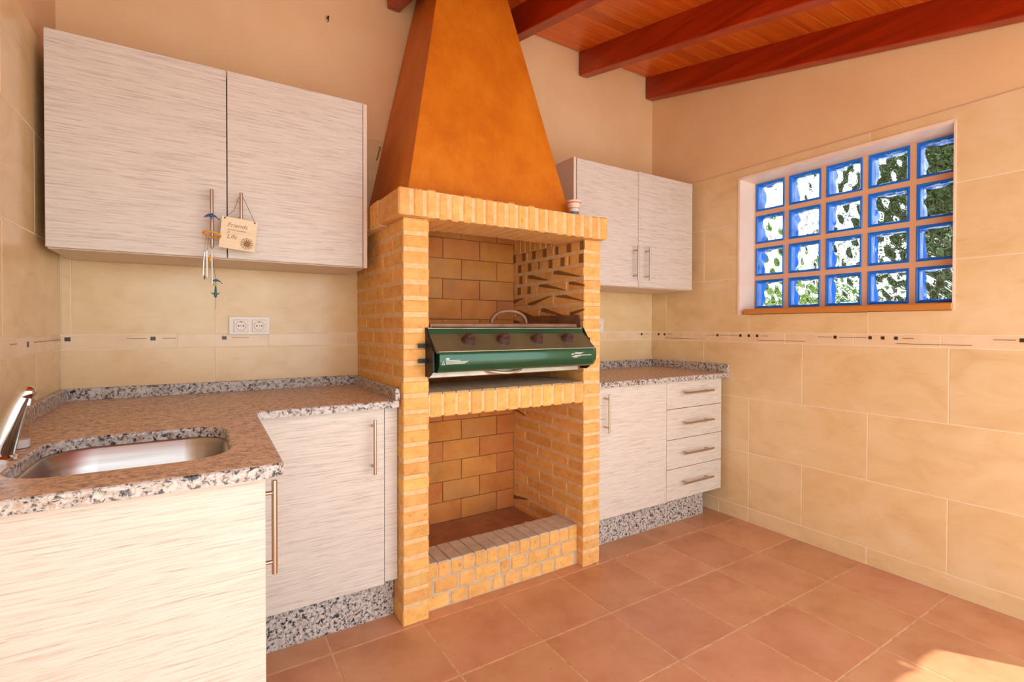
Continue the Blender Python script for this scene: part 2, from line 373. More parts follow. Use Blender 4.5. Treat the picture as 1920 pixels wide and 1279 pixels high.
g.box(XR+0.009, XR+0.16, YRW, YB+0.16, TT, 3.05, mi=1, fn=lambda x, y, z: (x, y, z if z < 2.5 else zc(y)+0.03))
wr = structure(g.obj('wall_right', ['grout', 'plaster']), 'side wall with glass block window, cream tiles below and plaster above', 'wall')
t13 = [1.707-0.609*k for k in range(-1, 4)]; t24 = [1.404-0.609*k for k in range(-1, 4)]
wall_tiles(wr, 'x+', XR, YRW, YB, [(ROWS[0][0], ROWS[0][1], t24+[1.707]), (*ROWS[1], t13), (*ROWS[2], t24), (*ROWS[3], t13), (*ROWS[4], t24), (*ROWS[5], t13)],
           hole=(W1, W2, WZ0, WZ1))
wall_tiles(wr, 'x+', XR, YRW, YB, [(1.052, 1.108, [1.498+0.3375*k for k in range(-5, 4)])], mat='border_tile', name='border_tile')
bb = structure(G().box(XR+0.0004, XR+0.02, YRW, YB, 0.0, 0.08).obj('baseboard_right', 'grout'), 'low cream tile skirting along the window wall', 'baseboard')
wall_tiles(bb, 'x+', XR-0.001, YRW, YB, [(0.0, 0.083, [1.9]+t13)], name='skirting_tile')
g = G(); g.box(XL-0.16, XL-0.0016, YE, YB+0.16, -0.1, TT, mi=0)
g.box(XL-0.16, XL-0.009, YE, YB+0.16, TT, 3.05, mi=1, fn=lambda x, y, z: (x, y, z if z < 2.5 else zc(y)+0.03))
wlf = structure(g.obj('wall_left', ['grout', 'plaster']), 'side wall by the sink, cream tiles below and plaster above', 'wall')
l1 = [2.117-0.609*k for k in range(6)]; l2 = [1.812-0.609*k for k in range(5)]
wall_tiles(wlf, 'x-', XL, YE, YB, [(0.0, 0.083, l1)]+[(z0, z1, l1 if i in (0, 2, 4) else l2) for i, (z0, z1) in enumerate(ROWS)])
wall_tiles(wlf, 'x-', XL, YE, YB, [(1.052, 1.108, [2.10-0.3375*k for k in range(9)])], mat='border_tile', name='border_tile')
# dark inlays of the border
def inlay(parent, plane, u, z, du, dz, mat):
    g = G()
    if plane == 'y': g.box(u-du/2, u+du/2, YB-0.0015, YB+0.003, z-dz/2, z+dz/2)
    elif plane == 'x+': g.box(XR-0.0015, XR+0.003, u-du/2, u+du/2, z-dz/2, z+dz/2)
    else: g.box(XL-0.003, XL+0.0015, u-du/2, u+du/2, z-dz/2, z+dz/2)
    part(g, 'border_inlay', mat, parent)
for k in range(-2, 3):
    o = 0.671*k
    for (s0, s1, z) in ((1.328, 1.262, 1.091), (1.226, 1.108, 1.091), (0.961, 0.921, 1.091), (0.985, 0.722, 1.066)):
        if YRW < s1+o and s0+o < YB: inlay(wr, 'x+', (s0+s1)/2+o, z, abs(s0-s1), 0.0022, 'inlay_line')
    for sq in (1.245, 1.091, 1.039, 0.987):
        if YRW+0.02 < sq+o < YB-0.02: inlay(wr, 'x+', sq+o, 1.091, 0.014, 0.015, 'inlay')
for sq in (-0.422, -0.163, 0.084, 2.607): inlay(wb, 'y', sq, 1.091, 0.017, 0.015, 'inlay')
for (s0, s1) in ((-0.248, -0.184), (-0.132, -0.087), (0.113, 0.178), (2.56, 2.59), (2.63, 2.68)): inlay(wb, 'y', (s0+s1)/2, 1.092, s1-s0, 0.0022, 'inlay_line')
inlay(wlf, 'x-', 2.033, 1.085, 0.017, 0.017, 'inlay')
for (s0, s1) in ((2.101, 2.425), (1.87, 1.93)): inlay(wlf, 'x-', (s0+s1)/2, 1.09, s1-s0, 0.0022, 'inlay_line')

# ceiling: slab, planks across, beams down the slope, tiles along the eave
X0C, X1C = XL-0.16, XR+0.75  # right overhang widened out of view to block a stray sliver of sun
sh = lambda x, y, z: (x, y, z+zc(y))
g = G()
for y0, y1 in ((YE, YB+0.16),): g.box(X0C, X1C, y0, y1, 0.024, 0.10, fn=sh)
ce = structure(g.obj('ceiling', 'roof_clay'), 'sloping red wooden plank ceiling on beams', 'ceiling')
pw = 0.1
pk = G().box(-(X1C-X0C)/2, (X1C-X0C)/2, -pw/2+0.0012, pw/2-0.0012, 0.0, 0.022, 0.002, fn=lambda x, y, z: (x, y, z+SL*y)).mesh('plank', 'plank_wood')
yy = YB-0.05
while yy-0.05 > YE-0.02:
    link('plank', pk, ce, Vector(((X0C+X1C)/2, yy, zc(yy)))); yy -= pw
BL = YB-0.002-(YE-0.05); BC = (YB+YE-0.05)/2
bmh = G().box(-0.033, 0.033, -BL/2, BL/2, -0.15, 0.004, 0.004, fn=lambda x, y, z: (x, y, z+SL*y)).mesh('beam', 'beam_wood')
for bx in (-0.40, 0.205, 0.830, 1.452, 2.070, 2.673):
    link('beam', bmh, ce, Vector((bx, BC, zc(BC))))
n_rt = 17; rt_m = None
gg = G(); NN = 10; prof = [(math.cos(PI*i/NN), math.sin(PI*i/NN)) for i in range(NN+1)]
vs_, fs_ = [], []
for (yo, r) in ((-0.10, 0.10), (0.34, 0.08)):
    for rr in (r, r-0.012): vs_ += [(rr*a, yo, rr*b*0.35+SL*yo) for a, b in prof]
M1 = NN+1
for i in range(NN):
    fs_ += [(i, i+1, 2*M1+i+1, 2*M1+i), (M1+i, M1+i+1, 3*M1+i+1, 3*M1+i), (i, i+1, M1+i+1, M1+i), (2*M1+i, 2*M1+i+1, 3*M1+i+1, 3*M1+i)]
gg.add(vs_, fs_); rt_m = gg.mesh('roof_tile', 'roof_clay')
for k in range(19): link('roof_tile', rt_m, ce, Vector((X0C+0.12+0.206*k, YE+0.02, zc(YE)+0.092)))

# window of glass blocks
XG = 2.815
g = G()
zb0, zb1, ya = 1.254, 1.993, 1.735
pch, bw, zp, bh = 0.196, 0.170, 0.1915, 0.1645
ys = [ya-pch*k for k in range(5)]; zs = [zb0+zp*k for k in range(4)]
def bar(y0, y1, z0, z1): g.box(XG-0.002, XG+0.072, y0, y1, z0, z1)
prev = W2
for y in ys:
    bar(y, prev, WZ0, WZ1); prev = max(y-bw, W1)
if prev > W1: bar(W1, prev, WZ0, WZ1)
for y in ys:
    lo = max(y-bw, W1); bar(lo, y, WZ0, zs[0])
    for k in range(4): bar(lo, y, zs[k]+bh, zs[k+1] if k < 3 else WZ1)
wn1 = structure(g.obj('window_1', 'block_mortar'), 'window of twenty blue edged glass blocks set in mortar', 'window')
fr = G(); a, b = bw/2, bh/2; t = 0.017
def ring(g, x0, x1, a0, b0, a1, b1):
    v0 = [(x0, sy*a0, sz*b0) for sy, sz in ((-1, -1), (1, -1), (1, 1), (-1, 1))]
    v1 = [(x1, sy*a1, sz*b1) for sy, sz in ((-1, -1), (1, -1), (1, 1), (-1, 1))]
    g.add(v0+v1, [(i, (i+1) % 4, 4+(i+1) % 4, 4+i) for i in range(4)])
gA = G(); gA.add([(0.0, 0, 0)], [])
gA = G()
pro = [(-0.008, 0.0), (-0.012, 0.004), (-0.010, 0.009), (-0.004, 0.013), (0.030, 0.017), (0.066, 0.014), (0.068, 0.0)]
vs_, fs_ = [], []
for (x, ins) in pro: vs_ += [(x, sy*(a-ins), sz*(b-ins)) for sy, sz in ((-1, -1), (1, -1), (1, 1), (-1, 1))]
K = len(pro)
for i in range(K):
    j = (i+1) % K
    fs_ += [(i*4+q, i*4+(q+1) % 4, j*4+(q+1) % 4, j*4+q) for q in range(4)]
gA.add(vs_, fs_); blk = gA.mesh('glass_block', 'block_blue')
def pane_mesh(seed):
    rnd = random.Random(seed); N = 14; g = G()
    ph = [rnd.uniform(0, 6.28) for _ in range(6)]
    def wv(y, z):
        return 0.0026*math.sin(75*y+30*z+ph[0])+0.0022*math.sin(-40*y+85*z+ph[1])+0.0016*math.sin(120*y-60*z+ph[2])
    A, B = a-0.013, b-0.013
    vs = []
    for side in (0, 1):
        for i in range(N+1):
            for j in range(N+1):
                y = -A+2*A*i/N; z = -B+2*B*j/N
                vs.append(((0.004+wv(y, z)) if side == 0 else 0.016, y, z))
    fs = []
    q = lambda s, i, j: s*(N+1)**2+i*(N+1)+j
    for s in (0, 1):
        for i in range(N):
            for j in range(N): fs.append((q(s, i, j), q(s, i+1, j), q(s, i+1, j+1), q(s, i, j+1)))
    for i in range(N):
        for e in (0, N):
            fs.append((q(0, i, e), q(0, i+1, e), q(1, i+1, e), q(1, i, e))); fs.append((q(0, e, i), q(0, e, i+1), q(1, e, i+1), q(1, e, i)))
    g.add(vs, fs); return g.mesh('pane', 'block_pane', smooth=60)
panes = [pane_mesh(s) for s in range(5)]
for i, y in enumerate(ys):
    for k, z in enumerate(zs):
        o = link('glass_block', blk, wn1, Vector((XG+0.004, y-bw/2, z+bh/2)))
        link('pane', panes[(i*3+k*2) % 5], o, Vector((0.004, 0, 0)))
# reveal lining and sill
g = G()
g.box(XR-0.003, XG-0.004, W2-0.006, W2+0.004, WZ0, WZ1+0.004, fn=lambda x, y, z: (x, y-(0.026 if x > XR+0.05 and y < W2 else 0), z)); g.box(XR-0.003, XG-0.004, W1, W2, WZ1-0.006, WZ1+0.004, fn=lambda x, y, z: (x, y, z-(0.013 if x > XR+0.05 and z < WZ1 else 0))); g.box(XR-0.003, XG, W1-0.004, W1+0.004, WZ0, WZ1)
g.box(XR-0.004, XR+0.004, W2-0.004, W2+0.008, WZ0, WZ1+0.008); g.box(XR-0.004, XR+0.004, W1, W2, WZ1-0.003, WZ1+0.009)
part(g, 'window_reveal', 'reveal', wn1)
part(G().box(XR-0.018, XG+0.01, W1, W2-0.04, 1.216, 1.246, 0.004), 'window_sill', 'sill_wood', wn1)

# ------------------------------------------------------------------ brick barbecue
PF = 1.797; BX0, BX1 = 0.645, 1.634; PT = 0.105; IX0, IX1 = BX0+PT-0.001, BX1-PT+0.001
bq = thing('brick_barbecue', 'yellow brick barbecue with open firebox and tall ochre plaster hood', 'barbecue', (1.14, 2.1, 0))
PZ = 0.0621
LZ0, LZ1 = 1.553, 1.657
for side, (x0, x1) in enumerate(((BX0, BX0+PT), (BX1-PT, BX1))):
    pl = part(G().box(x0+0.0025, x1-0.0025, PF+0.003, YB, 0.0, LZ0), 'pillar', 'mortar', bq)
    for k in range(25):
        z0 = k*PZ+0.015; z1 = z0+0.0465
        if k == 0: z0 = 0.0
        L = [0.232, 0.232, 0.17] if k % 2 == 0 else [0.112, 0.232, 0.232, 0.05]
        y = PF; L = [q+random.uniform(-0.012, 0.012) if q > 0.1 else q for q in L]
        L = [round(q/0.006)*0.006 for q in L]
        for q in L:
            y1 = min(y+q, YB-0.001)
            if y1-y < 0.02: break
            mt_ = 'brick'
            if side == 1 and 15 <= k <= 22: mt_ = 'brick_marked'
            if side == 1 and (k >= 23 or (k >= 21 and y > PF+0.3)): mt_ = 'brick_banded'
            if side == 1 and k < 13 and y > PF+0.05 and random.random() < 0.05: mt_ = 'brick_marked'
            piece('brick', mt_, pl, x0, x1, y, y1, z0, z1, 0.004, 0.0012)
            y = y1+0.011
# lintel
lt = part(G().box(0.618, 1.634, 1.757, 1.995, LZ0+0.003, LZ1-0.004), 'lintel', 'mortar', bq)
n_l = 20; pit = (1.640-0.612)/n_l
for i in range(n_l):
    x0 = 0.612+pit*i
    piece('brick', 'brick', lt, x0+(0.006 if i else 0), x0+pit-(0.006 if i < n_l-1 else 0), 1.753, 1.998, LZ0, LZ1+random.choice((-0.003, 0.0, 0.003)), 0.0065, 0.0018)
for sx0, sx1 in ((0.612, 0.748), (1.529, 1.640)):
    part(G().box(sx0+0.004, sx1-0.004, 1.995, YB-0.002, LZ0-0.004, LZ1-0.004), 'lintel_return', 'mortar', bq)
    for i in range(9): piece('brick', 'brick', lt, sx0, sx1, 2.006+0.0485*i, 2.044+0.0485*i, LZ0, LZ1, 0.004, 0.001)
# back wall of firebox
bk = part(G().box(IX0, IX1, 2.417, YB, 0.0, 1.80), 'firebox_back', 'firejoint', bq)
z = 0.10; row = 0
while z < 1.78:
    z1 = min(z+0.108, 1.80); x = IX0-(0.0 if row % 2 == 0 else 0.11); 
    while x < IX1-0.01:
        a0 = max(x, IX0)+0.0015; a1 = min(x+0.222, IX1)-0.0015
        if a1-a0 > 0.02: piece('firebrick', 'firebrick', bk, a0, a1, 2.411, 2.44, z+0.0015, z1-0.0015, 0.002, 0.0008)
        x += 0.222
    z = z1; row += 1
part(G().box(IX0, IX1, 1.985, 2.412, 0.0, 0.10), 'hearth', 'hearth_dust', bq)
# low wall
lw = part(G().box(IX0, IX1, 1.842, 1.99, 0.0, 0.184), 'low_wall', 'mortar_grey', bq)
n_c = 14; pit = (IX1-IX0)/n_c
for i in range(n_c):
    ww = random.uniform(-0.003, 0.003)
    piece('brick', ['brick'], lw, IX0+pit*i+0.003, IX0+pit*(i+1)-0.003, 1.838, 1.842+0.02, 0.128, 0.186, 0.003, 0.0012)
    piece('cap_brick', 'brick_dusty', lw, IX0+pit*i+0.0015, IX0+pit*(i+1)-0.0015, 1.840, 1.993, 0.170, 0.190, 0.003, 0.0010)
for r_, z0 in ((0, 0.004), (1, 0.066)):
    x = IX0-(0.05 if r_ else 0.0); k = 0
    while x < IX1-0.02:
        ln = [0.11, 0.055, 0.075, 0.085, 0.12][(k*2+r_*3) % 5]
        a0, a1 = max(x, IX0)+0.004, min(x+ln, IX1)-0.004
        if a1-a0 > 0.015: piece('brick', 'brick', lw, a0, a1, 1.838, 1.862, z0, z0+0.053, 0.003, 0.0012)
        x += ln+0.002; k += 1
# shelf
shf = part(G().box(IX0, IX1, 1.801, 2.412, 0.79, 0.874), 'shelf', 'mortar', bq)
n_s = 13; pit = (IX1-IX0)/n_s
for i in range(n_s):
    piece('brick', 'brick', shf, IX0+pit*i+0.0055, IX0+pit*(i+1)-0.0055, 1.797, 1.83, 0.785, 0.880, 0.004, 0.0014)
    piece('cap_brick', 'brick_dusty', shf, IX0+pit*i+0.002, IX0+pit*(i+1)-0.002, 1.802, 2.10, 0.868, 0.8815, 0.003, 0.0008)
# hood: a hollow plastered shell up to the ceiling
def hx0(z): return 0.697+0.2245*(z-1.70)
def hx1(z): return 1.499-0.191*(z-1.70)
def hy(z): return 1.878+0.217*(z-1.70)
zt = (2.884-SL*YB+SL*(1.878-0.217*1.70))/(1-SL*0.217)
g = G(); zb = LZ1-0.004; NS = 12
lev = []
for s in range(NS+1):
    z = zb+(zt-zb)*s/NS
    lev.append((hx0(z), hx1(z), hy(z), z))
def shell(ins):
    vs = []
    for i, (xa_, xb_, yf, z) in enumerate(lev):
        zbk = z if i < NS else zc(YB)
        xa2, xb2 = (hx0(zbk), hx1(zbk))
        vs += [(xa2+ins, YB-0.001, zbk), (xa_+ins, yf+ins, z), (xb_-ins, yf+ins, z), (xb2-ins, YB-0.001, zbk)]
    return vs
v0 = shell(0.0); v1 = shell(0.035); o4 = len(v0); fs_ = []
for i in range(NS):
    for q in range(3):
        fs_ += [(i*4+q, i*4+q+1, i*4+4+q+1, i*4+4+q), (o4+i*4+q, o4+i*4+q+1, o4+i*4+4+q+1, o4+i*4+4+q)]
for q in range(3): fs_ += [(q, q+1, o4+q+1, o4+q), (NS*4+q, NS*4+q+1, o4+NS*4+q+1, o4+NS*4+q)]
for i in range(NS):
    for q in (0, 3): fs_.append((i*4+q, i*4+4+q, o4+i*4+4+q, o4+i*4+q))
g.add(v0+v1, fs_); part(g, 'hood', 'hood_paint', bq)['label'] = 'ochre orange sponged plaster hood'

# ------------------------------------------------------------------ gas grill
gr = thing('gas_grill', 'green built-in gas grill with four knobs in the brick barbecue', 'grill', (1.13, 1.95, 0.88))
GX0, GX1 = 0.742, 1.516
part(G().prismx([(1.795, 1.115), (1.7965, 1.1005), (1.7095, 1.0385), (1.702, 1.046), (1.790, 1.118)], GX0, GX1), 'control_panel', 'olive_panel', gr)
part(G().prismx([(1.80, 1.134), (1.789, 1.134), (1.781, 1.112), (1.786, 1.106), (1.80, 1.115)], GX0-0.004, GX1-0.004), 'top_band', 'green_paint', gr, label='glossy green band')
nose = [(1.7035, 1.0455), (1.7000, 1.040), (1.6975, 1.028), (1.6975, 1.008), (1.7015, 0.992), (1.716, 0.972), (1.726, 0.966), (1.79, 0.966), (1.79, 1.02), (1.712, 1.036)]
gf = G(); N = len(nose); secs = []
for (x, k) in ((GX0+0.008, 1.0), (GX1-0.02, 1.0), (GX1-0.004, 0.985), (GX1+0.008, 0.94), (GX1+0.014, 0.85)):
    secs.append([(x, 1.79+(y-1.79)*k, z) for y, z in nose])
gf.add([q for s_ in secs for q in s_], [(i*N+q, i*N+(q+1) % N, (i+1)*N+(q+1) % N, (i+1)*N+q) for i in range(len(secs)-1) for q in range(N)]+[tuple(range(N)), tuple((len(secs)-1)*N+q for q in range(N))])
fp = part(gf, 'front_panel', 'green_paint', gr, smooth=50, label='rounded green front panel')
def strip(name, x0, x1, y, z0, z1, mat, par, d=0.0012, sk=0.0):
    part(G().box(x0, x1, y-d, y+d, z0, z1, fn=lambda X, Y, Z: (X+(Z-z0)*sk, Y, Z)), name, mat, par)
part(G().tube([(GX0+0.006, 1.7025, 1.0465), (GX1-0.005, 1.7025, 1.0465)], 0.0016, 6), 'trim_line', 'trim_light', gr)
part(G().tube([(GX0-0.002, 1.7885, 1.1345), (GX1-0.008, 1.7885, 1.1345)], 0.0018, 6), 'trim_line', 'trim_light', gr)
yp = 1.6968
strip('print', 0.775, 0.789, yp, 1.017, 1.0225, 'print_white', fp)
for i, (q0, q1) in enumerate(((0.775, 0.835), (0.775, 0.868), (0.775, 0.862), (0.775, 0.853))): strip('print', q0, q1, yp, 1.0120-0.0042*i, 1.0138-0.0042*i, 'print_white', fp)
tri = G()
for (p0, p1) in (((0.758, 0.9985), (0.764, 1.0105)), ((0.764, 1.0105), (0.770, 0.9985)), ((0.758, 0.9985), (0.770, 0.9985))):
    tri.tube([(p0[0], yp, p0[1]), (p1[0], yp, p1[1])], 0.0011, 5)
part(tri, 'print', 'print_white', fp)
for i, (q0, q1) in enumerate(((1.395, 1.442), (1.378, 1.432), (1.372, 1.386), (1.392, 1.488), (1.375, 1.425), (1.385, 1.408))): strip('print', q0, q1, yp, 1.0265-0.004*i, 1.0285-0.004*i, 'print_white', fp)
nrm = Vector((0, -0.62, 0.785)).normalized()
nrm = Vector((0, -(1.118-1.046), (1.790-1.702))).normalized()
for kx in (0.893, 1.052, 1.222, 1.388):
    c = Vector((kx, 1.746, 1.082)); g = G()
    g.cyl(c-nrm*0.001, c+nrm*0.005, 0.0300, 0.0275, 20); g.cyl(c+nrm*0.004, c+nrm*0.027, 0.0240, 0.0215, 20)
    kb = part(g, 'knob', 'knob', gr, smooth=35)
    u_ = Vector((0, nrm.z, -nrm.y)); r_ = Vector((1, 0, 0)); gp = G()
    d1 = (r_*0.94+u_*0.34).normalized(); d2 = nrm.cross(d1); vs_ = []
    for hz in (0.025, 0.036):
        for sx, sy in ((-1, -1), (1, -1), (1, 1), (-1, 1)): vs_.append(c+d1*0.019*sx+d2*0.0055*sy*(1 if hz < 0.03 else 0.6)+nrm*hz)
    gp.add(vs_, [(0, 1, 2, 3), (4, 5, 6, 7)]+[(i, (i+1) % 4, 4+(i+1) % 4, 4+i) for i in range(4)]); part(gp, 'grip', 'knob', kb)
# black side brackets
for sx, x0, x1 in ((-1, 0.733, 0.740), (1, 1.516, 1.523)):
    br = part(G().prismx([(1.81, 1.138), (1.79, 1.136), (1.725, 1.048), (1.722, 0.975), (1.765, 0.948), (1.81, 0.948)], x0, x1), 'side_bracket', 'grill_black', gr)
    for zz in ((1.067, 1.009) if sx < 0 else (1.083,)):
        part(G().box(x0-0.032 if sx < 0 else x1-0.002, x0+0.002 if sx < 0 else x1+0.032, 1.782, 1.790, zz-0.008, zz+0.008), 'bracket_tab', 'grill_black', br)
# drip tray with its loop handle
tr_ = part(G().prismx([(1.776, 0.9665), (1.772, 0.945), (1.776, 0.942), (2.25, 0.942), (2.25, 0.9665)], 0.742, 1.474), 'drip_tray', 'tray_metal', gr)
part(G().tube([(0.985+0.175*i/14, 1.774-0.036*math.sin(PI*i/14)**0.6, 0.964-0.012*math.sin(PI*i/14)) for i in range(15)], 0.0075, 8, sy=0.8), 'handle', 'tray_metal', tr_, smooth=60)
# cook box with side shields, ledge and hotplate handle
g = G(); g.box(0.756, 1.512, 1.80, 2.30, 0.968, 0.975)
g.box(0.756, 0.760, 1.80, 2.30, 0.97, 1.14); g.box(0.756, 1.512, 2.296, 2.30, 0.97, 1.14)
g.box(1.508, 1.512, 1.80, 2.30, 0.97, 1.10)
part(g, 'cook_box', 'dirty_metal', gr)
part(G().prismx([(1.801, 0.99), (1.801, 1.17), (1.815, 1.197), (2.265, 1.2), (2.265, 0.99)], 1.5125, 1.5165), 'side_shield', 'dirty_metal', gr)
hp = part(G().prismx([(1.822, 1.156), (1.817, 1.152), (1.815, 1.140), (1.828, 1.138), (2.28, 1.128), (2.28, 1.136), (1.84, 1.150)], 0.762, 1.502), 'hotplate', 'dirty_metal', gr)
part(G().tube([(1.142-0.090*math.cos(PI*i/16), 1.842, 1.150+0.060*math.sin(PI*i/16)**0.8) for i in range(17)], 0.0085, 10), 'handle', 'dirty_metal', hp, smooth=60)
part(G().box(0.738, 1.508, 1.798, 1.818, 1.128, 1.136), 'ledge', 'grill_black', gr)

# ------------------------------------------------------------------ cabinets
def bar_handle(parent, p0, p1, out, r=0.0058):
    """p0-p1: bar axis; out: vector from bar towards the door"""
    p0, p1, out = Vector(p0), Vector(p1), Vector(out); d = (p1-p0)
    g = G(); g.cyl(p0, p1, r, n=12)
    for t_ in (0.13, 0.87): g.cyl(p0+d*t_, p0+d*t_+out, r*0.72, n=10)
    part(g, 'handle', 'handle_metal', parent, smooth=40)['label'] = 'brushed steel bar handle'
def panel(name, parent, x0, x1, y0, y1, z0, z1):
    return part(G().box(x0, x1, y0, y1, z0, z1, 0.0012), name, 'laminate', parent)
LG = 'white streaked laminate'
# wall cabinet over the sink worktop
c1 = thing('wall_cabinet', 'wide white streaked wall cabinet with a sign on its handle, above the socket', 'cabinet', (0.09, 2.27, 1.392))
g = G(); x0, x1, z0, z1 = -0.412, 0.597, 1.388, 2.076
g.box(x0, x0+0.016, 2.122, YB-0.001, z0, z1); g.box(x1-0.016, x1, 2.104, YB-0.001, z0, z1); g.box(x0+0.016, x1-0.016, 2.122, YB-0.001, z1-0.016, z1)
g.box(x0+0.016, x1-0.016, 2.122, YB-0.001, z0, z0+0.016); g.box(x0+0.016, x1-0.016, YB-0.006, YB-0.001, z0, z1)
part(g, 'carcass', 'carcass', c1)
d = panel('door', c1, -0.414, 0.0815, 2.101, 2.120, 1.391, 2.078); bar_handle(d, (0.034, 2.062, 1.419), (0.034, 2.062, 1.628), (0, 0.041, 0))
d = panel('door', c1, 0.0850, 0.578, 2.101, 2.120, 1.391, 2.078); bar_handle(d, (0.126, 2.062, 1.419), (0.126, 2.062, 1.628), (0, 0.041, 0))
# wall cabinet in the window corner
c2 = thing('wall_cabinet', 'narrower white streaked wall cabinet in the corner beside the glass block window', 'cabinet', (2.17, 2.25, 1.375))
g = G(); x0, x1, z0, z1 = 1.688, 2.655, 1.372, 2.050
g.box(x0, x0+0.016, 2.070, YB-0.001, z0, z1); g.box(x1-0.016, x1, 2.086, YB-0.001, z0, z1); g.box(x0+0.016, x1-0.016, 2.086, YB-0.001, z1-0.016, z1)
g.box(x0+0.016, x1-0.016, 2.086, YB-0.001, z0, z0+0.016); g.box(x0+0.016, x1-0.016, YB-0.006, YB-0.001, z0, z1)
part(g, 'carcass', 'carcass', c2)
d = panel('door', c2, 1.707, 2.168, 2.065, 2.084, 1.374, 2.046); bar_handle(d, (2.131, 2.027, 1.412), (2.131, 2.027, 1.610), (0, 0.04, 0))
d = panel('door', c2, 2.172, 2.653, 2.065, 2.084, 1.375, 2.050); bar_handle(d, (2.226, 2.027, 1.412), (2.226, 2.027, 1.610), (0, 0.04, 0))
# base cabinet between sink unit and barbecue
c3 = thing('base_cabinet', 'single door white streaked base cabinet between sink unit and brick pillar', 'cabinet', (0.38, 2.15, 0.15))
part(G().box(0.12, 0.640, 1.876, YB-0.01, 0.157, 0.834), 'carcass', 'carcass', c3)
d = panel('door', c3, 0.125, 0.590, 1.855, 1.874, 0.153, 0.831); bar_handle(d, (0.544, 1.818, 0.591), (0.544, 1.818, 0.795), (0, 0.039, 0))
panel('corner_post', c3, 0.092, 0.1235, 1.803, 1.874, 0.153, 0.831)
panel('filler_strip', c3, 0.5925, 0.643, 1.857, 1.874, 0.160, 0.834)
# sink unit with its end panel towards the room
c4 = thing('sink_cabinet', 'white streaked sink cabinet with plain end panel and side door', 'cabinet', (-0.15, 1.5, 0))
YA = 1.140
part(G().box(-0.436, -0.420, YA+0.02, 1.84, 0.15, 0.834).box(-0.42, 0.09, YA+0.02, 1.84, 0.15, 0.166).box(-0.436, 0.09, 1.80, 1.816, 0.15, 0.834), 'carcass', 'carcass', c4)
panel('end_panel', c4, -0.437, 0.112, YA, YA+0.019, 0.0, 0.834)
d = panel('door', c4, 0.093, 0.111, YA+0.022, 1.80, 0.153, 0.831); bar_handle(d, (0.147, 1.302, 0.548), (0.147, 1.302, 0.772), (-0.038, 0, 0), 0.0065)
part(G().box(0.05, 0.065, YA+0.02, 1.90, 0.0, 0.152), 'plinth', 'granite', c4)
# right base units
c5 = thing('base_cabinet', 'single door white streaked base cabinet right beside the drawer unit', 'cabinet', (1.91, 2.15, 0.17))
part(G().box(1.640, 2.178, 1.878, YB-0.01, 0.172, 0.838), 'carcass', 'carcass', c5)
d = panel('door', c5, 1.640, 2.1765, 1.857, 1.876, 0.169, 0.836); bar_handle(d, (1.717, 1.820, 0.611), (1.717, 1.820, 0.806), (0, 0.039, 0))
c6 = thing('drawer_unit', 'white streaked base unit with four drawers by the tiled window wall', 'drawer unit', (2.42, 2.15, 0.17))
part(G().box(2.180, 2.661, 1.878, YB-0.01, 0.172, 0.838), 'carcass', 'carcass', c6)
for (z0, z1, zh) in ((0.6835, 0.836, 0.772), (0.5115, 0.6805, 0.602), (0.3465, 0.5085, 0.432), (0.169, 0.3435, 0.265)):
    d = panel('drawer', c6, 2.1795, 2.663, 1.857, 1.876, z0, z1); bar_handle(d, (2.285, 1.822, zh), (2.545, 1.822, zh), (0, 0.037, 0))
tag(part(G().box(0.10, 0.6425, 1.903, 1.923, 0.0, 0.153), 'plinth', 'granite', None), 'speckled grey granite plinth under the cabinet between sink unit and pillar', 'plinth')
tag(part(G().box(1.640, 2.60, 1.937, 1.957, 0.0, 0.169), 'plinth', 'granite', None), 'speckled grey granite plinth under the drawer unit', 'plinth')

# ------------------------------------------------------------------ worktops
def rrect(x0, x1, y0, y1, r, n=8):
    pts = []
    for cx, cy, a0 in ((x1-r, y1-r, 0), (x0+r, y1-r, 90), (x0+r, y0+r, 180), (x1-r, y0+r, 270)):
        for i in range(n+1):
            a_ = math.radians(a0+90*i/n); pts.append((cx+r*math.cos(a_), cy+r*math.sin(a_)))
    return pts
def slab(name, outer, holes, z0, z1, parent, bev=0.008):
    bm = bmesh.new(); es = []
    for lp in [outer]+holes:
        vv = [bm.verts.new((x, y, z1)) for x, y in lp]
        es += [bm.edges.new((vv[i], vv[(i+1) % len(vv)])) for i in range(len(vv))]
    bmesh.ops.triangle_fill(bm, edges=es, use_beauty=True, use_dissolve=False)
    top = bm.faces[:]
    for f in top:
        if f.normal.z < 0: f.normal_flip()
    # inset a rounded edge: top ring, then walls
    ext = bmesh.ops.extrude_face_region(bm, geom=top)
    for v in [q for q in ext['geom'] if isinstance(q, bmesh.types.BMVert)]: v.co.z = z0
    bmesh.ops.recalc_face_normals(bm, faces=bm.faces[:])
    if bev:
        ed = [e for e in bm.edges if len(e.link_faces) == 2 and abs(e.verts[0].co.z-z1) < 1e-5 and abs(e.verts[1].co.z-z1) < 1e-5 and e.calc_face_angle(0) > 1.0]
        bmesh.ops.bevel(bm, geom=ed, offset=bev, segments=3, affect='EDGES', profile=0.5)
    for f in bm.faces: f.material_index = 1 if f.normal.z > 0.92 else 0
    me = bpy.data.meshes.new(name); bm.to_mesh(me); bm.free()
    me.materials.append(MATS['granite']); me.materials.append(MATS['granite_dusty'])
    return link(name, me, parent, -parent_world(parent))
CZ0, CZ1 = 0.834, 0.861
w1 = thing('worktop', 'L-shaped speckled granite worktop with sink cut-out, dusty brown on top', 'worktop', (0.1, 1.9, CZ0))
oc = [(XL+0.002, YB-0.002), (XL+0.002, 1.103)]
oc += [(0.146-0.03+0.03*math.cos(math.radians(t_)), 1.103+0.03+0.03*math.sin(math.radians(t_))) for t_ in range(-90, 1, 15)]
